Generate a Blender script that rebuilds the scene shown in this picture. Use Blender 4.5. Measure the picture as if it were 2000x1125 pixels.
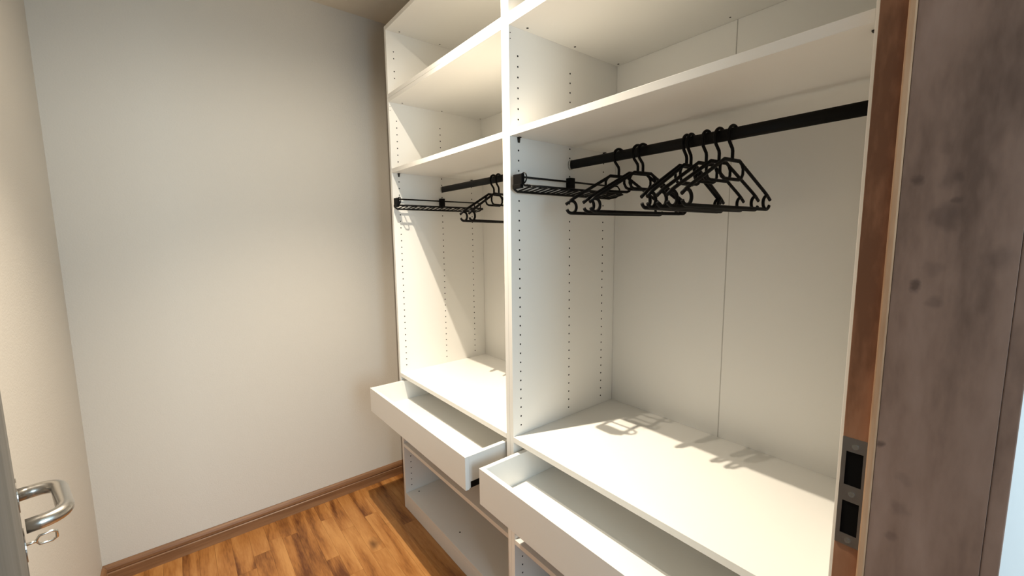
import bpy, bmesh, math, random
from mathutils import Vector, Matrix

random.seed(7)
SC = bpy.context.scene
COL = SC.collection
for o in list(bpy.data.objects):
    bpy.data.objects.remove(o, do_unlink=True)

# ------------------------------------------------------------------ camera
cam_d = bpy.data.cameras.new('camera')
cam = bpy.data.objects.new('camera', cam_d)
COL.objects.link(cam)
CX, CY, CZ = 2.0215, -0.8627, 1.4307
yaw, pit, rol = math.radians(38.6943), math.radians(-6.8089), math.radians(-0.6789)
fw = Vector((-math.cos(yaw) * math.cos(pit), math.sin(yaw) * math.cos(pit), math.sin(pit)))
rt = Vector((math.sin(yaw), math.cos(yaw), 0.0))
up = rt.cross(fw)
r2 = rt * math.cos(rol) + up * math.sin(rol)
u2 = -rt * math.sin(rol) + up * math.cos(rol)
cam.matrix_world = Matrix(((r2.x, u2.x, -fw.x, CX), (r2.y, u2.y, -fw.y, CY), (r2.z, u2.z, -fw.z, CZ), (0, 0, 0, 1)))
cam_d.sensor_width = 36.0
cam_d.lens = 822.78 / 2000.0 * 36.0
cam_d.clip_start = 0.01
SC.camera = cam

# ------------------------------------------------------------------ light, exposure
SC.view_settings.view_transform = 'Standard'
SC.view_settings.look = 'None'
SC.view_settings.gamma = 1.0
SC.view_settings.use_curve_mapping = False
SC.view_settings.exposure = 0.10
LAMP_W = 178.0
SPILL_W = 29.0
LAMP_COL = (1.0, 0.87, 0.69)
DAY_W = 62.0
DAY_COL = (0.64, 0.86, 1.0)

w = bpy.data.worlds.new('world')
SC.world = w
w.use_nodes = True
bg = w.node_tree.nodes['Background']
bg.inputs[0].default_value = (0.62, 0.82, 1.0, 1)
bg.inputs[1].default_value = 1.2


def spot(name, loc, tgt, watts, size, blend, radius):
    d = bpy.data.lights.new(name, 'SPOT')
    d.energy = watts
    d.color = LAMP_COL
    d.spot_size = math.radians(size)
    d.spot_blend = blend
    d.shadow_soft_size = radius
    o = bpy.data.objects.new(name, d)
    COL.objects.link(o)
    o.location = loc
    o.rotation_euler = (Vector(tgt) - Vector(loc)).to_track_quat('-Z', 'Y').to_euler()
    return o


# the two emitters of the downlight in the closet ceiling
spot('lamp', (0.82, -0.33, 2.575), (0.82, -0.33, 0), LAMP_W, 100, 1.0, 0.007)
spot('lamp', (0.786, -0.44, 2.575), (0.786, -0.44, 0), LAMP_W * 0.25, 100, 1.0, 0.007)
# wide spill of the same lamp
spot('lamp_spill', (0.82, -0.33, 2.58), (0.82, -0.33, 0), SPILL_W, 165, 0.6, 0.008)
# daylight entering through the hall window
ad = bpy.data.lights.new('daylight', 'AREA')
ad.energy = DAY_W
ad.color = DAY_COL
ad.shape = 'RECTANGLE'
ad.size = 1.5
ad.size_y = 1.3
a_o = bpy.data.objects.new('daylight', ad)
COL.objects.link(a_o)
a_o.location = (3.93, -0.2, 1.5)
a_o.rotation_euler = Vector((-1, 0, 0)).to_track_quat('-Z', 'Y').to_euler()


# ------------------------------------------------------------------ materials
def new_mat(name):
    m = bpy.data.materials.new(name)
    m.use_nodes = True
    nt = m.node_tree
    b = nt.nodes['Principled BSDF']
    return m, nt, b


def L(nt, a, b):
    nt.links.new(a, b)


def plain(name, col, rough=0.5, metal=0.0, spec=0.5, bump=0.0, bscale=300.0, var=0.0):
    m, nt, b = new_mat(name)
    b.inputs['Base Color'].default_value = (*col, 1)
    b.inputs['Roughness'].default_value = rough
    b.inputs['Metallic'].default_value = metal
    b.inputs['Specular IOR Level'].default_value = spec
    geo = nt.nodes.new('ShaderNodeNewGeometry')
    n = nt.nodes.new('ShaderNodeTexNoise')
    n.inputs['Scale'].default_value = bscale
    n.inputs['Detail'].default_value = 3.0
    L(nt, geo.outputs['Position'], n.inputs['Vector'])
    if var > 0:
        mx = nt.nodes.new('ShaderNodeMixRGB')
        mx.blend_type = 'MULTIPLY'
        mx.inputs['Fac'].default_value = var
        mx.inputs['Color1'].default_value = (*col, 1)
        L(nt, n.outputs['Color'], mx.inputs['Color2'])
        L(nt, mx.outputs['Color'], b.inputs['Base Color'])
    if bump > 0:
        bp = nt.nodes.new('ShaderNodeBump')
        bp.inputs['Strength'].default_value = bump
        bp.inputs['Distance'].default_value = 0.002
        L(nt, n.outputs['Fac'], bp.inputs['Height'])
        L(nt, bp.outputs['Normal'], b.inputs['Normal'])
    return m


def wood(name, dark, mid, light, axis='Z', scale=9.0, stretch=0.07, rough=0.45, knots=0.0, obj_random=0.0, spec=0.4, grain=1.0, knot_scale=4.0, marks=()):
    """grain runs along `axis` in world space"""
    m, nt, b = new_mat(name)
    b.inputs['Roughness'].default_value = rough
    b.inputs['Specular IOR Level'].default_value = spec
    geo = nt.nodes.new('ShaderNodeNewGeometry')
    oi = nt.nodes.new('ShaderNodeObjectInfo')
    off = nt.nodes.new('ShaderNodeVectorMath')
    off.operation = 'SCALE'
    off.inputs[0].default_value = (13.7, 29.3, 17.1)
    L(nt, oi.outputs['Random'], off.inputs['Scale'])
    add = nt.nodes.new('ShaderNodeVectorMath')
    add.operation = 'ADD'
    L(nt, geo.outputs['Position'], add.inputs[0])
    L(nt, off.outputs['Vector'], add.inputs[1])
    mp = nt.nodes.new('ShaderNodeMapping')
    s = {'X': (stretch, 1, 1), 'Y': (1, stretch, 1), 'Z': (1, 1, stretch)}[axis]
    mp.inputs['Scale'].default_value = s
    L(nt, add.outputs['Vector'], mp.inputs['Vector'])
    # broad figure
    n1 = nt.nodes.new('ShaderNodeTexNoise')
    n1.inputs['Scale'].default_value = scale
    n1.inputs['Detail'].default_value = 4.0
    n1.inputs['Distortion'].default_value = 0.6
    L(nt, mp.outputs['Vector'], n1.inputs['Vector'])
    # fine grain
    n2 = nt.nodes.new('ShaderNodeTexNoise')
    n2.inputs['Scale'].default_value = scale * 12
    n2.inputs['Detail'].default_value = 5.0
    L(nt, mp.outputs['Vector'], n2.inputs['Vector'])
    ma = nt.nodes.new('ShaderNodeMath')
    ma.operation = 'MULTIPLY_ADD'
    ma.inputs[1].default_value = 0.30 * grain
    ma.inputs[2].default_value = -0.15 * grain
    L(nt, n2.outputs['Fac'], ma.inputs[0])
    sm = nt.nodes.new('ShaderNodeMath')
    sm.operation = 'ADD'
    L(nt, n1.outputs['Fac'], sm.inputs[0])
    L(nt, ma.outputs[0], sm.inputs[1])
    last = sm.outputs[0]
    if obj_random > 0:
        r = nt.nodes.new('ShaderNodeMath')
        r.operation = 'MULTIPLY_ADD'
        r.inputs[1].default_value = obj_random
        r.inputs[2].default_value = -obj_random / 2
        L(nt, oi.outputs['Random'], r.inputs[0])
        s2 = nt.nodes.new('ShaderNodeMath')
        s2.operation = 'ADD'
        L(nt, last, s2.inputs[0])
        L(nt, r.outputs[0], s2.inputs[1])
        last = s2.outputs[0]
    cr = nt.nodes.new('ShaderNodeValToRGB')
    e = cr.color_ramp.elements
    e[0].position = 0.30
    e[0].color = (*dark, 1)
    e[1].position = 0.72
    e[1].color = (*light, 1)
    k = cr.color_ramp.elements.new(0.48)
    k.color = (*mid, 1)
    L(nt, last, cr.inputs['Fac'])
    colout = cr.outputs['Color']
    if knots > 0:
        mp2 = nt.nodes.new('ShaderNodeMapping')
        s = {'X': (0.55, 1, 1), 'Y': (1, 0.55, 1), 'Z': (1, 1, 0.55)}[axis]
        mp2.inputs['Scale'].default_value = s
        L(nt, add.outputs['Vector'], mp2.inputs['Vector'])
        wob = nt.nodes.new('ShaderNodeTexNoise')
        wob.inputs['Scale'].default_value = 18.0
        L(nt, mp2.outputs['Vector'], wob.inputs['Vector'])
        wm = nt.nodes.new('ShaderNodeMixRGB')
        wm.inputs['Fac'].default_value = 0.06
        L(nt, mp2.outputs['Vector'], wm.inputs['Color1'])
        L(nt, wob.outputs['Color'], wm.inputs['Color2'])
        vo = nt.nodes.new('ShaderNodeTexVoronoi')
        vo.inputs['Scale'].default_value = knot_scale
        L(nt, wm.outputs['Color'], vo.inputs['Vector'])
        kr = nt.nodes.new('ShaderNodeValToRGB')
        kr.color_ramp.elements[0].position = 0.03
        kr.color_ramp.elements[0].color = (1, 1, 1, 1)
        kr.color_ramp.elements[1].position = 0.16
        kr.color_ramp.elements[1].color = (0, 0, 0, 1)
        L(nt, vo.outputs['Distance'], kr.inputs['Fac'])
        km = nt.nodes.new('ShaderNodeMath')
        km.operation = 'MULTIPLY'
        km.inputs[1].default_value = knots
        L(nt, kr.outputs['Color'], km.inputs[0])
        mx = nt.nodes.new('ShaderNodeMixRGB')
        L(nt, km.outputs[0], mx.inputs['Fac'])
        L(nt, colout, mx.inputs['Color1'])
        mx.inputs['Color2'].default_value = (dark[0] * 0.45, dark[1] * 0.45, dark[2] * 0.45, 1)
        colout = mx.outputs['Color']
    if marks:
        # individual branch knots of this board: (x, y, z, radius, strength)
        wob = nt.nodes.new('ShaderNodeTexNoise')
        wob.inputs['Scale'].default_value = 60.0
        wob.inputs['Detail'].default_value = 3.0
        L(nt, geo.outputs['Position'], wob.inputs['Vector'])
        ws = nt.nodes.new('ShaderNodeVectorMath')
        ws.operation = 'MULTIPLY_ADD'
        ws.inputs[1].default_value = (0.016, 0.0, 0.016)
        L(nt, wob.outputs['Color'], ws.inputs[0])
        L(nt, geo.outputs['Position'], ws.inputs[2])
        acc = None
        for (mx_, my_, mz_, mr, ms) in marks:
            sb = nt.nodes.new('ShaderNodeVectorMath')
            sb.operation = 'SUBTRACT'
            sb.inputs[1].default_value = (mx_ + 0.008, my_, mz_ + 0.008)
            L(nt, ws.outputs['Vector'], sb.inputs[0])
            sc_ = nt.nodes.new('ShaderNodeVectorMath')
            sc_.operation = 'MULTIPLY'
            sc_.inputs[1].default_value = (1.0, 0.0, 0.8)
            L(nt, sb.outputs['Vector'], sc_.inputs[0])
            ln = nt.nodes.new('ShaderNodeVectorMath')
            ln.operation = 'LENGTH'
            L(nt, sc_.outputs['Vector'], ln.inputs[0])
            mr_ = nt.nodes.new('ShaderNodeMapRange')
            mr_.interpolation_type = 'SMOOTHSTEP'
            mr_.inputs['From Min'].default_value = mr * 0.25
            mr_.inputs['From Max'].default_value = mr
            mr_.inputs['To Min'].default_value = ms
            mr_.inputs['To Max'].default_value = 0.0
            L(nt, ln.outputs['Value'], mr_.inputs['Value'])
            if acc is None:
                acc = mr_.outputs['Result']
            else:
                mm = nt.nodes.new('ShaderNodeMath')
                mm.operation = 'MAXIMUM'
                L(nt, acc, mm.inputs[0])
                L(nt, mr_.outputs['Result'], mm.inputs[1])
                acc = mm.outputs[0]
        mk = nt.nodes.new('ShaderNodeMixRGB')
        kf = nt.nodes.new('ShaderNodeMath')
        kf.operation = 'MULTIPLY'
        kf.inputs[1].default_value = 0.72
        L(nt, acc, kf.inputs[0])
        L(nt, kf.outputs[0], mk.inputs['Fac'])
        L(nt, colout, mk.inputs['Color1'])
        mk.inputs['Color2'].default_value = (dark[0] * 0.35, dark[1] * 0.32, dark[2] * 0.36, 1)
        colout = mk.outputs['Color']
    L(nt, colout, b.inputs['Base Color'])
    bp = nt.nodes.new('ShaderNodeBump')
    bp.inputs['Strength'].default_value = 0.12
    bp.inputs['Distance'].default_value = 0.001
    L(nt, n2.outputs['Fac'], bp.inputs['Height'])
    L(nt, bp.outputs['Normal'], b.inputs['Normal'])
    return m


M = {}
M['board'] = plain('white_melamine', (0.845, 0.835, 0.80), 0.38, bump=0.05, bscale=420)
M['wall'] = plain('painted_plaster', (0.60, 0.565, 0.51), 0.9, spec=0.2, bump=0.35, bscale=190)
M['ceil'] = plain('ceiling_paint', (0.66, 0.60, 0.50), 0.92, spec=0.2, bump=0.2, bscale=190)
M['hall'] = plain('hall_paint', (0.84, 0.85, 0.86), 0.9, spec=0.2)
M['floor'] = wood('oak_laminate', (0.115, 0.036, 0.009), (0.34, 0.140, 0.037), (0.50, 0.245, 0.080), 'X', 15.0, 0.13, 0.36, knots=0.9, obj_random=0.14, grain=0.9, knot_scale=4.6)
M['floor_gap'] = plain('floor_joint', (0.06, 0.025, 0.01), 0.8)
M['skirt_x'] = wood('oak_skirting', (0.13, 0.055, 0.022), (0.235, 0.115, 0.052), (0.34, 0.19, 0.095), 'Y', 11, 0.06, 0.42)
M['skirt_y'] = wood('oak_skirting_cross', (0.13, 0.055, 0.022), (0.235, 0.115, 0.052), (0.34, 0.19, 0.095), 'X', 11, 0.06, 0.42)
M['frame'] = wood('stained_frame_wood', (0.120, 0.071, 0.051), (0.215, 0.134, 0.100), (0.295, 0.195, 0.152), 'Z', 9.0, 0.28, 0.5, grain=0.8,
                  marks=[(1.943, 0, 1.497, 0.013, 0.35), (1.914, 0, 1.499, 0.007, 0.75), (1.951, 0, 1.500, 0.008, 0.45), (1.944, 0, 1.452, 0.020, 0.60), (1.952, 0, 1.470, 0.007, 0.7),
                         (1.922, 0, 1.360, 0.008, 0.95), (1.941, 0, 1.341, 0.010, 0.45), (1.994, 0, 1.399, 0.018, 0.40), (1.904, 0, 1.131, 0.006, 0.85), (1.938, 0, 1.385, 0.012, 0.30),
                         (1.932, 0, 1.09, 0.012, 0.25), (1.928, 0, 1.045, 0.014, 0.35), (1.925, 0, 1.00, 0.010, 0.4), (1.938, 0, 1.535, 0.010, 0.2)])
M['rebate'] = wood('rebate_wood', (0.17, 0.075, 0.038), (0.31, 0.15, 0.082), (0.42, 0.22, 0.13), 'Z', 9.0, 0.25, 0.42)
M['bead'] = wood('edge_strip_wood', (0.36, 0.20, 0.11), (0.48, 0.29, 0.17), (0.58, 0.38, 0.24), 'Z', 18.0, 0.1, 0.5)
M['leaf'] = wood('grey_door_wood', (0.09, 0.085, 0.075), (0.13, 0.122, 0.108), (0.17, 0.16, 0.145), 'Z', 6.0, 0.12, 0.6)
M['black'] = plain('black_plastic', (0.004, 0.0037, 0.0037), 0.5, spec=0.12)
M['rail'] = plain('black_lacquered_steel', (0.006, 0.0055, 0.005), 0.45, spec=0.15)
M['wire'] = plain('black_coated_wire', (0.004, 0.004, 0.004), 0.45, spec=0.2)
M['steel'] = plain('brushed_steel', (0.56, 0.54, 0.51), 0.27, metal=1.0, bump=0.03, bscale=500)
M['plate'] = plain('strike_steel', (0.30, 0.28, 0.26), 0.36, metal=0.9)
M['chrome'] = plain('grey_chrome', (0.62, 0.62, 0.60), 0.25, metal=1.0)
M['key'] = plain('nickel_key', (0.80, 0.79, 0.74), 0.25, metal=1.0)
M['hole'] = plain('hole_shade', (0.008, 0.007, 0.006), 0.9)  # near-black colour painted as the shade inside undrilled holes
M['recess_shade'] = plain('latch_recess_shade', (0.004, 0.004, 0.004), 0.9, spec=0.1)  # black of the flat sheets painted as shade in the latch openings
M['seam'] = plain('seam_strip', (0.55, 0.53, 0.49), 0.6)
M['runner'] = plain('zinc_runner', (0.55, 0.55, 0.54), 0.4, metal=0.8)
M['pin'] = plain('dark_pin', (0.05, 0.045, 0.04), 0.35, metal=0.7)


# ------------------------------------------------------------------ mesh helpers
class MB:
    def __init__(self):
        self.bm = bmesh.new()

    def box(self, x0, x1, y0, y1, z0, z1, bev=0.0):
        vs = [self.bm.verts.new((x, y, z)) for x in (x0, x1) for y in (y0, y1) for z in (z0, z1)]
        f = [(0, 1, 3, 2), (4, 6, 7, 5), (0, 4, 5, 1), (2, 3, 7, 6), (0, 2, 6, 4), (1, 5, 7, 3)]
        fs = [self.bm.faces.new([vs[i] for i in q]) for q in f]
        if bev > 0:
            es = {e for q in fs for e in q.edges}
            bmesh.ops.bevel(self.bm, geom=list(es), offset=bev, segments=2, affect='EDGES', profile=0.6)
        return self

    def tube(self, pts, r, n=10, closed=False, caps=True, ry=None):
        """sweep an ellipse (r across, ry along the vertical-ish normal) along pts"""
        P = [Vector(p) for p in pts]
        ry = r if ry is None else ry
        N = len(P)
        tang = []
        for i in range(N):
            if closed:
                t = P[(i + 1) % N] - P[i - 1]
            else:
                t = P[min(i + 1, N - 1)] - P[max(i - 1, 0)]
            tang.append(t.normalized())
        t0 = tang[0]
        ref = Vector((0, 0, 1)) if abs(t0.z) < 0.9 else Vector((0, 1, 0))
        nrm = (ref - t0 * ref.dot(t0)).normalized()
        rings = []
        for i in range(N):
            t = tang[i]
            nrm = (nrm - t * nrm.dot(t)).normalized()
            bi = t.cross(nrm)
            rings.append([self.bm.verts.new(P[i] + bi * (r * math.cos(2 * math.pi * k / n)) + nrm * (ry * math.sin(2 * math.pi * k / n))) for k in range(n)])
        M_ = N if closed else N - 1
        for i in range(M_):
            a, b = rings[i], rings[(i + 1) % N]
            for k in range(n):
                f = self.bm.faces.new((a[k], a[(k + 1) % n], b[(k + 1) % n], b[k]))
                f.smooth = True
        if caps and not closed:
            self.bm.faces.new(rings[0][::-1])
            self.bm.faces.new(rings[-1])
        return self

    def disc(self, c, axis, r, h, n=10):
        """short cylinder from c along axis"""
        a = Vector(axis).normalized()
        ref = Vector((0, 0, 1)) if abs(a.z) < 0.9 else Vector((0, 1, 0))
        u = a.cross(ref).normalized()
        v = a.cross(u)
        c = Vector(c)
        A = [self.bm.verts.new(c + (u * math.cos(2 * math.pi * k / n) + v * math.sin(2 * math.pi * k / n)) * r) for k in range(n)]
        B = [self.bm.verts.new(q.co + a * h) for q in A]
        for k in range(n):
            self.bm.faces.new((A[k], A[(k + 1) % n], B[(k + 1) % n], B[k]))
        self.bm.faces.new(A[::-1])
        self.bm.faces.new(B)
        return self

    def prism(self, prof, a, b, axis):
        """extrude a closed 2-D profile from a to b along axis ('X' or 'Y'); profile gives the two other coords"""
        def co(p, t):
            return (t, p[0], p[1]) if axis == 'X' else ((p[0], t, p[1]) if axis == 'Y' else (p[0], p[1], t))
        A = [self.bm.verts.new(co(p, a)) for p in prof]
        B = [self.bm.verts.new(co(p, b)) for p in prof]
        n = len(prof)
        for k in range(n):
            self.bm.faces.new((A[k], A[(k + 1) % n], B[(k + 1) % n], B[k]))
        self.bm.faces.new(A[::-1])
        self.bm.faces.new(B)
        return self

    def mesh(self, name):
        bmesh.ops.recalc_face_normals(self.bm, faces=self.bm.faces)
        me = bpy.data.meshes.new(name)
        self.bm.to_mesh(me)
        self.bm.free()
        return me

    def build(self, name, mat, parent=None, loc=None):
        me = self.mesh(name)
        me.materials.append(M[mat])
        o = bpy.data.objects.new(name, me)
        COL.objects.link(o)
        if parent is not None:
            o.parent = parent
        if loc is not None:
            o.location = loc
        return o


def tag(o, label=None, cat=None, group=None, kind=None):
    if label:
        o['label'] = label
    if cat:
        o['category'] = cat
    if group:
        o['group'] = group
    if kind:
        o['kind'] = kind
    return o


def thing(name, label, cat, loc=(0, 0, 0), group=None):
    o = bpy.data.objects.new(name, None)
    o.empty_display_size = 0.1
    COL.objects.link(o)
    o.location = loc
    return tag(o, label, cat, group)


def structure(mb, name, mat):
    return tag(mb.build(name, mat), kind='structure')


def arc(cx, cy, r, a0, a1, n):
    return [(cx + r * math.cos(math.radians(a0 + (a1 - a0) * i / n)), cy + r * math.sin(math.radians(a0 + (a1 - a0) * i / n))) for i in range(n + 1)]


# ------------------------------------------------------------------ room shell
XL, YF, YB, H = -0.325, -1.203, 0.60, 2.60     # left wall, front wall, back wall, ceiling height
XR0, XR1 = 1.8595, 2.009                        # door wall: closet face, hall face
structure(MB().box(XL - 0.1, XL, YF - 0.1, YB + 0.1, -0.0, H), 'wall_left', 'wall')
structure(MB().box(XL, XR0, YB, YB + 0.1, 0, H), 'wall_back', 'wall')
structure(MB().box(XL, XR0, YF - 0.1, YF, 0, H), 'wall_front', 'wall')
mw = MB()
mw.box(XR0, XR1, -0.045, YB + 0.1, 0, H)
mw.box(XR0, XR1, YF - 0.1, -0.94, 0, H)
mw.box(XR0, XR1, -0.94, -0.045, 2.06, H)
structure(mw, 'wall_right', 'wall')
structure(MB().box(XL - 0.1, 4.1, -2.6, 1.3, H, H + 0.1), 'ceiling', 'ceil')

# hall beyond the door
HY = 0.80
structure(MB().box(XR1, 4.0, HY, HY + 0.1, 0, H), 'wall_hall', 'hall')
structure(MB().box(XR1, 4.0, -2.5, -2.4, 0, H), 'wall_hall_front', 'hall')
hw = MB()
hw.box(4.0, 4.1, -2.5, -1.0, 0, H)
hw.box(4.0, 4.1, 0.6, HY + 0.1, 0, H)
hw.box(4.0, 4.1, -1.0, 0.6, 0, 0.8)
hw.box(4.0, 4.1, -1.0, 0.6, 2.2, H)
structure(hw, 'wall_hall_right', 'hall')
win = MB()
for a, b in ((-1.0, -0.94), (-0.23, -0.17), (0.54, 0.6)):
    win.box(4.02, 4.08, a, b, 0.8, 2.2)
win.box(4.02, 4.08, -0.94, 0.54, 0.8, 0.86)
win.box(4.02, 4.08, -0.94, 0.54, 2.14, 2.2)
structure(win, 'window_1', 'hall')
structure(MB().box(XR1, 4.1, -2.5, HY, -0.05, 0.0), 'floor_hall', 'skirt_y')

# ------------------------------------------------------------------ floor with staves
fl = structure(MB().box(XL - 0.1, XR1, YF - 0.1, YB + 0.1, -0.05, -0.0085), 'floor', 'floor_gap')
rows = [-1.2025, -1.14, -1.075, -1.01, -0.945, -0.885, -0.825, -0.76, -0.69, -0.622, -0.565, -0.50, -0.44, -0.385, -0.328, -0.265, -0.20, -0.135, -0.07, 0.0, 0.065, 0.13, 0.20]
stave_me = {}
nrow = len(rows) - 1
for r in range(nrow):
    y0, y1 = rows[r], rows[r + 1]
    x = XL + 0.001 - random.uniform(0, 0.35)
    first = {13: -0.16, 14: -0.02, 9: -0.17, 8: -0.1}.get(r)
    while x < 1.86:
        ln = random.uniform(0.45, 0.85)
        x1 = x + ln
        if first is not None:
            x1 = first
            first = None
        a, b = max(x, XL + 0.0005), min(x1, 1.861)
        x = x1
        if b - a < 0.02:
            continue
        MB().box(a + 0.0002, b - 0.0003, y0 + 0.0002, y1 - 0.0003, -0.0084, random.uniform(-0.0002, 0.0)).build('floor_stave', 'floor', fl)

# ------------------------------------------------------------------ skirting
BT, BH = 0.015, 0.082


def skirt_prof(s0, sgn):
    """profile in (offset, z): s0 wall plane, sgn direction into the room"""
    pts = [(0, 0), (BT, 0), (BT, 0.046), (BT - 0.004, 0.050), (BT - 0.001, 0.055), (BT - 0.001, 0.066), (BT - 0.004, 0.075), (BT - 0.010, BH), (0, BH)]
    return [(s0 + sgn * a, b) for a, b in pts]


structure(MB().prism(skirt_prof(XL, 1), YF + 0.0005, YB - 0.001, 'Y'), 'baseboard_left', 'skirt_x')
structure(MB().prism(skirt_prof(YF, 1), XL + BT + 0.0005, XR0 - 0.02, 'X'), 'baseboard_front', 'skirt_y')

# ------------------------------------------------------------------ door frame
frame = MB().box(1.857, XR1 - 0.0005, -0.080, -0.046, 0, 2.06, 0.001).build('trim_1', 'rebate')
tag(frame, kind='structure')
MB().box(1.8992, XR1, -0.096, -0.0802, 0, 2.045, 0.0004).build('door_stop', 'frame', frame)
bd = MB()
bd.box(1.8896, 1.8990, -0.0968, -0.0802, 0.0, 2.045, 0.0022)
bd.build('edge_strip', 'bead', frame)
MB().box(XR1 + 0.0002, XR1 + 0.016, -0.0955, -0.010, 0, 2.13, 0.0012).build('casing', 'frame', frame)
MB().box(1.860, XR1 - 0.0005, -0.940, -0.9065, 0, 2.06, 0.001).build('hinge_jamb', 'frame', frame)
MB().box(1.860, XR1 - 0.0005, -0.9063, -0.0805, 2.046, 2.0595).build('head_jamb', 'frame', frame)
# strike plate with three screws; dark sheets stand in for the shade of two latch recesses
sp = MB()
X0, X1 = 1.8575, 1.8885
yp0, yp1 = -0.0816, -0.0801
for a, b in ((0.948, 0.966), (1.020, 1.046), (1.100, 1.122)):
    sp.box(X0, X1, yp0, yp1, a, b)
for a, b in ((0.966, 1.020), (1.046, 1.100)):
    sp.box(X0, 1.8630, yp0, yp1, a, b)
    sp.box(1.8838, X1, yp0, yp1, a, b)
plate = sp.build('strike_plate', 'plate', frame)
for a, b in ((0.966, 1.020), (1.046, 1.100)):
    MB().box(1.8630, 1.8838, -0.0806, -0.0801, a, b).build('latch_recess_shade', 'recess_shade', plate)
for z in (0.9565, 1.033, 1.1095):
    MB().disc((1.8735, yp0, z), (0, -1, 0), 0.0042, 0.0012, 14).build('screw', 'chrome', plate)

# ------------------------------------------------------------------ open door leaf with lever and key
P0 = Vector((1.860, -0.905, 0))
P1 = Vector((1.026, -1.0905, 0))
dd = (P1 - P0).normalized()
nn = Vector((-dd.y, dd.x, 0))
if nn.y < 0:
    nn = -nn
LEN = (P1 - P0).length
leaf = MB().box(0.004, LEN, -0.040, 0.0, 0.008, 2.035, 0.002).build('door_1', 'leaf')
leaf.matrix_world = Matrix(((dd.x, nn.x, 0, P0.x), (dd.y, nn.y, 0, P0.y), (0, 0, 1, 0), (0, 0, 0, 1)))
tag(leaf, kind='structure')
# local frame of the leaf: x towards the latch edge, y out of the face, z up
xr, zl = LEN - 0.056, 1.05
hd = MB()
path = [(xr, 0.001, zl), (xr, 0.016, zl)]
path += [(xr - 0.024 + 0.024 * math.cos(math.radians(a)), 0.019 + 0.024 * math.sin(math.radians(a)), zl) for a in range(0, 91, 15)]
xe = xr - 0.118
path += [(xe + 0.024 - 0.024 * math.sin(math.radians(a)), 0.019 + 0.024 * math.cos(math.radians(a)), zl) for a in range(0, 91, 15)]
path += [(xe, 0.004, zl)]
hd.tube(path, 0.0098, 20)
hd.build('door_handle', 'steel', leaf)
MB().disc((xr, 0.0002, zl), (0, 1, 0), 0.026, 0.0012, 32).build('handle_rosette', 'steel', leaf)
zk = 0.968
MB().disc((xr, 0.0002, zk), (0, 1, 0), 0.026, 0.0012, 32).build('lock_rosette', 'steel', leaf)
ky = thing('key', 'small silver key with an open bow in the lock below the lever handle', 'key', tuple(leaf.matrix_world @ Vector((xr, 0.0, zk))))
ky.rotation_euler = (0, 0, math.atan2(dd.y, dd.x))
flip = 1 if (Matrix.Rotation(math.atan2(dd.y, dd.x), 3, 'Z') @ Vector((0, 1, 0))).dot(nn) > 0 else -1
kb = MB()
kb.tube([(0, flip * 0.0015, 0), (0, flip * 0.012, 0)], 0.0024, 10)
kb.build('key_shank', 'key', ky)
bow = [(0.0, 0.0115), (0.008, 0.0155), (0.0095, 0.029), (0.006, 0.034), (-0.006, 0.034), (-0.0095, 0.029), (-0.008, 0.0155)]
MB().tube([(-0.35 * a, flip * b, a) for a, b in bow], 0.0021, 8, closed=True).build('key_bow', 'key', ky)

# ------------------------------------------------------------------ wardrobe cabinets
T = 0.019
D = 0.534
ZB, ZS2, ZLS = 0.748, 1.771, 0.3635
ZSP0, ZSPM, ZSP1, ZTOP = 2.0810, 2.0992, 2.1175, 2.4236
YH = (0.0355, 0.2735, 0.461)
ZH = 1.998
G = 0.0004


def hole_shade_on_panel(panel, xf, sgn, zlist_by_col, name='shelf_pin_hole_shade'):
    m = MB()
    for y, zs in zlist_by_col:
        for z in zs:
            m.disc((xf, y, z), (sgn, 0, 0), 0.0031, 0.0003, 8)
    o = m.build(name, 'hole', panel)
    o['kind'] = 'stuff'
    return o


def grid(k0, k1):
    return [ZH - 0.032 * k for k in range(k0, k1 + 1)]


LOW = [0.282 - 0.0326 * k for k in range(6)]
COLS = [(YH[0], [z for z in grid(0, 38)] + LOW), (YH[1], grid(0, 38)), (YH[2], grid(9, 38))]
TOPH = [2.370, 2.341, 2.315, 2.284, 2.226, 2.195]


def board(name, x0, x1, y0, y1, z0, z1, parent, bev=0.0007):
    return MB().box(x0, x1, y0, y1, z0, z1, bev).build(name, 'board', parent)


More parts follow.
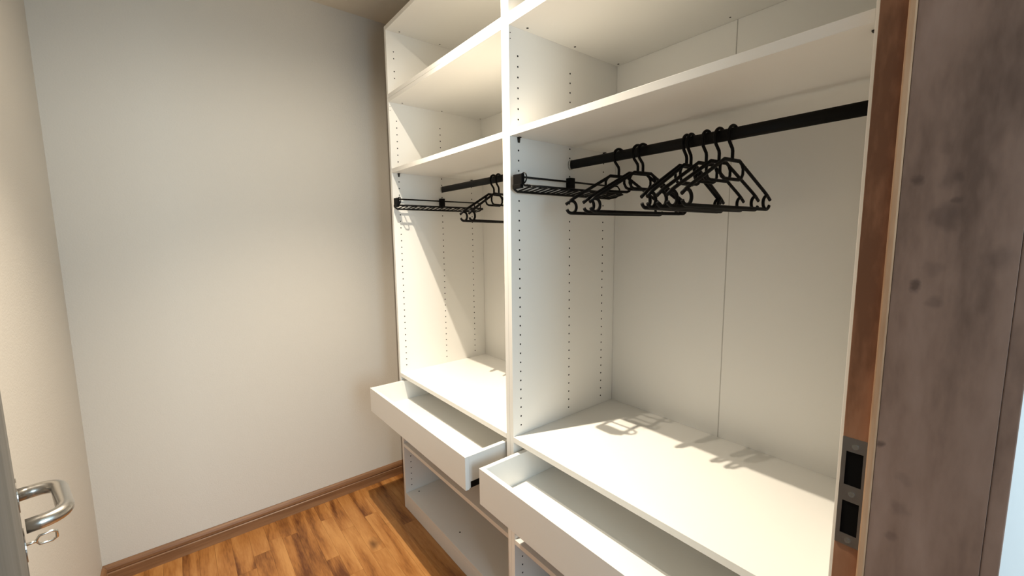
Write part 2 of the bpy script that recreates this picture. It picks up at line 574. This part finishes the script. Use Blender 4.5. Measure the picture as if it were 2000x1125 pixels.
def cabinet(name, label, x0, x1):
    """x0, x1 outer faces of the side panels"""
    t = thing(name, label, 'wardrobe', ((x0 + x1) / 2, 0.27, 0))
    ox, oy = -(x0 + x1) / 2, -0.27
    i0, i1 = x0 + T, x1 - T

    def bx(nm, a, b, c, d, e, f, bev=0.0007):
        return board(nm, a + ox, b + ox, c + oy, d + oy, e, f, t, bev)
    pl = bx('side_panel', x0 + G, i0, 0, D + 0.012, 0, ZSPM - G)
    pr_ = bx('side_panel', i1, x1 - G, 0, D + 0.012, 0, ZSPM - G)
    for panel, xf, s in ((pl, i0, 1), (pr_, i1, -1)):
        m = MB()
        for y, zs in COLS:
            for z in zs:
                if abs(z - ZB + 0.01) < 0.014 or abs(z - ZS2 + 0.01) < 0.014:
                    continue
                m.disc((xf + ox, y + oy, z), (s, 0, 0), 0.0031, 0.0003, 8)
        for z in (2.060, 2.043):
            m.disc((xf + ox, 0.006 + oy, z), (s, 0, 0), 0.0018, 0.0003, 8)
        m.build('shelf_pin_hole_shade', 'hole', panel)['kind'] = 'stuff'  # raised dark discs imitate shaded pin holes, nothing is drilled
    g = 0.0003
    tp = bx('top_panel', i0 + g, i1 - g, 0, D, ZSP0, ZSPM - G)
    m = MB()
    for xx in (i0 + 0.019, i1 - 0.019):
        for yy in (0.061, 0.277, 0.517):
            m.disc((xx + ox, yy + oy, ZSP0), (0, 0, -1), 0.0040, 0.0003, 10)
    m.disc(((i0 + i1) / 2 - 0.008 + ox, 0.503 + oy, ZSP0), (0, 0, -1), 0.003, 0.0003, 10)
    m.build('connector_hole_shade', 'hole', tp)['kind'] = 'stuff'  # dark discs on the underside paint the shade of connector holes
    bx('worktop_shelf', i0 + g, i1 - g, 0, D, ZB - 0.0195, ZB)
    bx('shelf', i0 + g, i1 - g, 0.001, D, ZS2 - 0.0200, ZS2)
    bx('shelf', i0 + g, i1 - g, 0.001, D, ZLS - 0.018, ZLS)
    bp_ = bx('bottom_panel', i0 + g, i1 - g, 0.0005, D, 0.066, 0.085)
    m = MB()
    for xx in (i0 + 0.03, (i0 + i1) / 2):
        m.disc((xx + ox, 0.062 + oy, 0.085), (0, 0, 1), 0.0038, 0.0003, 10)
    m.build('connector_hole_shade', 'hole', bp_)['kind'] = 'stuff'
    bx('plinth', i0 + g, i1 - g, 0.0005, 0.0185, 0.0, 0.0655)
    xm = (i0 + i1) / 2 + 0.001
    bx('back_panel', i0 + 0.0012, xm - 0.0016, D + G, D + 0.008, 0.05, ZSP0, 0.0)
    bx('back_panel', xm + 0.0016, i1 - 0.0012, D + G, D + 0.008, 0.05, ZSP0, 0.0)
    MB().box(xm - 0.0016 + ox, xm + 0.0016 + ox, D + 0.0016 + oy, D + 0.008 + oy, 0.05, ZSP0).build('joint_strip', 'seam', t)
    # shelf pins under the upper shelf
    for xf, s in ((i0, 1), (i1, -1)):
        for y in (YH[0], YH[2]):
            m = MB()
            m.disc((xf + ox, y + oy, ZS2 - 0.0265), (s, 0, 0), 0.0038, 0.004, 12)
            m.prism([(y + oy - 0.0036, ZS2 - 0.037), (y + oy + 0.0036, ZS2 - 0.037), (y + oy + 0.0056, ZS2 - 0.0205), (y + oy - 0.0056, ZS2 - 0.0205)], xf + s * 0.0002 + ox, xf + s * 0.0032 + ox, 'X')
            m.box(min(xf, xf + s * 0.010) + ox, max(xf, xf + s * 0.010) + ox, y + oy - 0.0045, y + oy + 0.0045, ZS2 - 0.0225, ZS2 - 0.0203)
            m.build('shelf_pin', 'pin', t)
    # oval hanging rail on two end brackets
    zr = 1.6865
    rail = MB().tube([(i0 + 0.003 + ox, YH[1] + oy, zr), (i1 - 0.003 + ox, YH[1] + oy, zr)], 0.0080, 28, ry=0.0155).build('hanging_rail', 'rail', t)
    for xf, s in ((i0, 1), (i1, -1)):
        e = MB()
        a = (xf + s * 0.0003 + ox, YH[1] + oy, zr)
        b = (xf + s * 0.0100 + ox, YH[1] + oy, zr)
        n = 24
        for rr, z0_, z1_ in ((0.0, a, b),):
            e.tube([z0_, z1_], 0.0096, n, ry=0.0180)
        MB_ = e
        MB_.build('end_bracket', 'chrome', rail)
    return t, ox, oy, i0, i1


wl = cabinet('wardrobe', 'open white wardrobe cabinet on the left, against the gap at the blank wall', 0.0, 0.9235)
wr = cabinet('wardrobe', 'open white wardrobe cabinet on the right, next to the brown door jamb', 0.9235, 1.855)


def top_cabinet(label, x0, x1):
    t = thing('wardrobe_top_unit', label, 'cabinet', ((x0 + x1) / 2, 0.27, ZSPM))
    ox, oy, oz = -(x0 + x1) / 2, -0.27, -ZSPM
    i0, i1 = x0 + T, x1 - T

    def bx(nm, a, b, c, d, e, f, bev=0.0007):
        return board(nm, a + ox, b + ox, c + oy, d + oy, e + oz, f + oz, t, bev)
    pl = bx('side_panel', x0 + G, i0, 0, D + 0.012, ZSPM + G, ZTOP)
    pr_ = bx('side_panel', i1, x1 - G, 0, D + 0.012, ZSPM + G, ZTOP)
    for panel, xf, s in ((pl, i0, 1), (pr_, i1, -1)):
        m = MB()
        for z in TOPH[2:]:
            m.disc((xf + ox, 0.035 + oy, z + oz), (s, 0, 0), 0.0030, 0.0003, 8)
        m.build('shelf_pin_hole_shade', 'hole', panel)['kind'] = 'stuff'
    bx('bottom_panel', i0 + 0.0003, i1 - 0.0003, 0, D, ZSPM + G, ZSP1)
    tp = bx('top_panel', i0 + 0.0003, i1 - 0.0003, 0, D, ZTOP - T, ZTOP)
    m = MB()
    for yy in (0.061, 0.277):
        m.disc((i0 + 0.019 + ox, yy + oy, ZTOP - T + oz), (0, 0, -1), 0.0036, 0.0003, 10)
    m.build('connector_hole_shade', 'hole', tp)['kind'] = 'stuff'
    bx('back_panel', i0 + 0.0003, i1 - 0.0003, D + G, D + 0.008, ZSP1, ZTOP - T, 0.0)


top_cabinet('white open top cabinet standing on the left wardrobe, under the dark ceiling corner', 0.0, 0.9235)
top_cabinet('white open top cabinet standing on the right wardrobe, beside the door jamb', 0.9235, 1.855)


# ------------------------------------------------------------------ drawers (parts of the cabinets)
def drawer(cab, yf, z0, z1):
    t, ox, oy, i0, i1 = cab
    x0, x1 = i0 + 0.0125, i1 - 0.0125
    yb = yf + 0.47
    th = 0.016
    m = MB()
    m.box(x0 + ox, x0 + th + ox, yf + th + oy, yb + oy, z0 + 0.004, z1 - 0.0005, 0.0006)
    m.box(x1 - th + ox, x1 + ox, yf + th + oy, yb + oy, z0 + 0.004, z1 - 0.0005, 0.0006)
    m.box(x0 + th + ox, x1 - th + ox, yb - th + oy, yb + oy, z0 + 0.012, z1 - 0.0005, 0.0006)
    m.box(x0 + th + ox, x1 - th + ox, yf + th + oy, yb - th + oy, z0 + 0.012, z0 + 0.020)
    d = m.build('drawer', 'board', t)
    MB().box(x0 + ox, x1 + ox, yf + oy, yf + th - 0.0002 + oy, z0, z1, 0.0009).build('drawer_front', 'board', d)
    for xe, s in ((x0, -1), (x1, 1)):
        a, b = sorted((xe - s * 0.010, xe + s * 0.0012))
        MB().box(a + ox, b + ox, yf + 0.020 + oy, yf + 0.086 + oy, z0 + 0.004, z0 + 0.026, 0.001).build('runner_catch', 'black', d)
        a, b = sorted((xe + s * 0.0016, xe + s * 0.0110))
        MB().box(a + ox, b + ox, 0.030 + oy, 0.48 + oy, z0 + 0.022, z0 + 0.050, 0.001).build('runner', 'runner', d)


drawer(wl, -0.166, 0.592, 0.710)
drawer(wr, -0.153, 0.573, 0.696)


# ------------------------------------------------------------------ pull-out wire racks on the left panels
def wire_rack(cab, label):
    t, ox, oy, i0, i1 = cab
    X = i0 + ox

    def q(wd, y, z):
        return (X + wd, y + oy, z)
    rk = MB()
    r = 0.0027
    rk.tube([q(0.012, 0.018, 1.6255), q(0.012, 0.470, 1.6255)], 0.0034, 8)
    root = rk.build('pull_out_rack', 'wire', t)
    root['label'] = label
    rl = MB()
    rl.tube([q(0.016, 0.002, 1.600), q(0.016, 0.004, 1.583), q(0.018, 0.014, 1.5765), q(0.018, 0.478, 1.5765)], 0.0040, 8)
    rl.tube([q(0.064, 0.004, 1.592), q(0.064, 0.490, 1.592)], 0.0040, 8)
    rl.build('rack_rail', 'wire', root)
    for i in range(10):
        y = 0.020 + i * 0.0490
        e = y + 0.0235
        MB().tube([q(0.018, y, 1.5795), q(0.040, y, 1.5820), q(0.066, y, 1.5860), q(0.0775, y + 0.003, 1.5868), q(0.0810, (y + e) / 2, 1.5870),
                   q(0.0775, e - 0.003, 1.5868), q(0.066, e, 1.5860), q(0.040, e, 1.5820), q(0.018, e, 1.5795)], r, 6).build('wire_loop', 'wire', root)
    lp = MB()
    lp.tube([q(0.012, 0.470, 1.6255), q(0.030, 0.472, 1.6245), q(0.058, 0.474, 1.619), q(0.068, 0.474, 1.606), q(0.064, 0.472, 1.592)], 0.0031, 8)
    lp.tube([q(0.013, 0.470, 1.6255), q(0.013, 0.470, 1.577)], 0.0031, 8)
    lp.tube([q(0.018, 0.478, 1.5765), q(0.045, 0.484, 1.580), q(0.064, 0.490, 1.592)], 0.0031, 8)
    lp.build('end_loop', 'wire', root)
    fb = MB()
    fb.box(X + 0.018, X + 0.060, -0.004 + oy, 0.009 + oy, 1.594, 1.628, 0.002)
    fb.box(X + 0.016, X + 0.056, -0.005 + oy, 0.008 + oy, 1.584, 1.597, 0.002)
    fb.build('front_grip', 'black', root)
    cl = [q(0.050, 0.006, 1.628)] + [q(0.054 + 0.014 * math.cos(a), 0.010, 1.616 + 0.016 * math.sin(a)) for a in [math.radians(k) for k in range(80, -91, -17)]]
    MB().tube(cl, 0.0022, 8).build('front_loop', 'wire', root)
    MB().box(X + 0.0006, X + 0.022, 0.254 + oy, 0.279 + oy, 1.592, 1.639, 0.002).build('mount_clip', 'black', root)


wire_rack(wl, 'black wire pull-out rack')
wire_rack(wr, 'black wire pull-out rack')


# ------------------------------------------------------------------ clothes hangers
def hanger_meshes():
    zr = 0.0           # local z = 0 is the top of the rail
    out = []
    R = 0.0042
    # hook: arc over the rail, then the S-bend down to the neck
    cz = -0.0180
    pts = [(u, v) for u, v in arc(0.0, cz, 0.0222, -18, 190, 16)]
    pts += [(-0.0205, cz - 0.010), (-0.0165, cz - 0.019), (-0.009, cz - 0.027), (-0.002, cz - 0.034), (0.0, cz - 0.041), (0.0, -0.081)]
    out.append(('hook', MB().tube([(u, 0, v) for u, v in pts], R, 10).mesh('hook')))
    # shoulder frame: top bar, slopes with outward tips, round notches
    zt, zb = -0.081, -0.200
    rc = 0.0185
    m = MB()
    tip = (0.207, -0.174)
    sh = [(-tip[0], tip[1]), (-0.190, -0.162), (-0.175, -0.1535), (-0.046, zt - 0.006), (-0.036, zt), (0.036, zt), (0.046, zt - 0.006), (0.175, -0.1535), (0.190, -0.162), (tip[0], tip[1])]
    m.tube([(u, 0, v) for u, v in sh], 0.0038, 10, ry=0.0050)
    out.append(('shoulder_bar', m.mesh('shoulder_bar')))
    # trouser bar with the two C-shaped notches
    m = MB()
    c = 0.187
    czn = zb + rc
    left = arc(-c, czn, rc, 95, -90, 12)
    m.tube([(u, 0, v) for u, v in left], 0.0040, 10, ry=0.0047)
    right = arc(c, czn, rc, 85, 270, 12)
    m.tube([(u, 0, v) for u, v in right], 0.0040, 10, ry=0.0047)
    low = [(u, v) for u, v in arc(-c, czn, rc, 205, 270, 5)] + [(0, zb - 0.0005)] + [(u, v) for u, v in arc(c, czn, rc, 270, 335, 5)]
    m.tube([(u, 0, v) for u, v in low], 0.0038, 10, ry=0.0050)
    out.append(('trouser_bar', m.mesh('trouser_bar')))
    # centre loop
    lp = [(-0.047, -0.088), (-0.054, -0.099), (-0.054, -0.113), (-0.047, -0.124), (-0.036, -0.1285), (0.036, -0.1285), (0.047, -0.124), (0.054, -0.113), (0.054, -0.099), (0.047, -0.088)]
    out.append(('centre_loop', MB().tube([(u, 0, v) for u, v in lp], 0.0034, 10, ry=0.0044).mesh('centre_loop')))
    for _, me in out:
        me.materials.append(M['black'])
    return out


HM = hanger_meshes()
proto = thing('clothes_hanger', 'proto', 'hanger')
for nm, me in HM:
    o = bpy.data.objects.new(nm, me)
    COL.objects.link(o)
    o.parent = proto
ZHANG = 1.6865 + 0.0155 + 0.0004
RIGHT = 'black plastic hangers on the right rail'
LEFT = 'black plastic hangers on the left rail'
# x on the rail, turn towards the door in degrees, label, group
hang = [
    (1.158, 10, 'single black plastic hanger leftmost on the right rail, beside the wire rack', RIGHT),
    (1.229, 11, 'left hanger of the close black pair beside the leftmost hanger on the right rail', RIGHT),
    (1.247, 9, 'right hanger of the close black pair beside the leftmost hanger on the right rail', RIGHT),
    (1.387, 0.5, 'left hanger of the touching black pair in the middle of the right rail', RIGHT),
    (1.400, -0.5, 'right hanger of the touching black pair in the middle of the right rail', RIGHT),
    (1.443, 4, 'third black plastic hanger from the right on the right rail', RIGHT),
    (1.477, 6, 'second black plastic hanger from the right on the right rail', RIGHT),
    (1.511, 5, 'rightmost black plastic hanger on the right rail, nearest to the door jamb', RIGHT),
    (0.483, -11, 'left one of the two black plastic hangers on the left rail', LEFT),
    (0.519, -17, 'right one of the two black plastic hangers on the left rail', LEFT),
]
for i, (x, ph, lab, grp) in enumerate(hang):
    if i == 0:
        r = proto
    else:
        r = proto.copy()
        COL.objects.link(r)
        for ch in proto.children:
            c = ch.copy()
            c.parent = r
            COL.objects.link(c)
    r.location = (x, YH[1], ZHANG)
    # local +x of the hanger runs towards the back wall (+y), turned by ph towards +x
    r.rotation_euler = (0, 0, math.radians(90 - ph))
    tag(r, lab, 'hanger', grp)
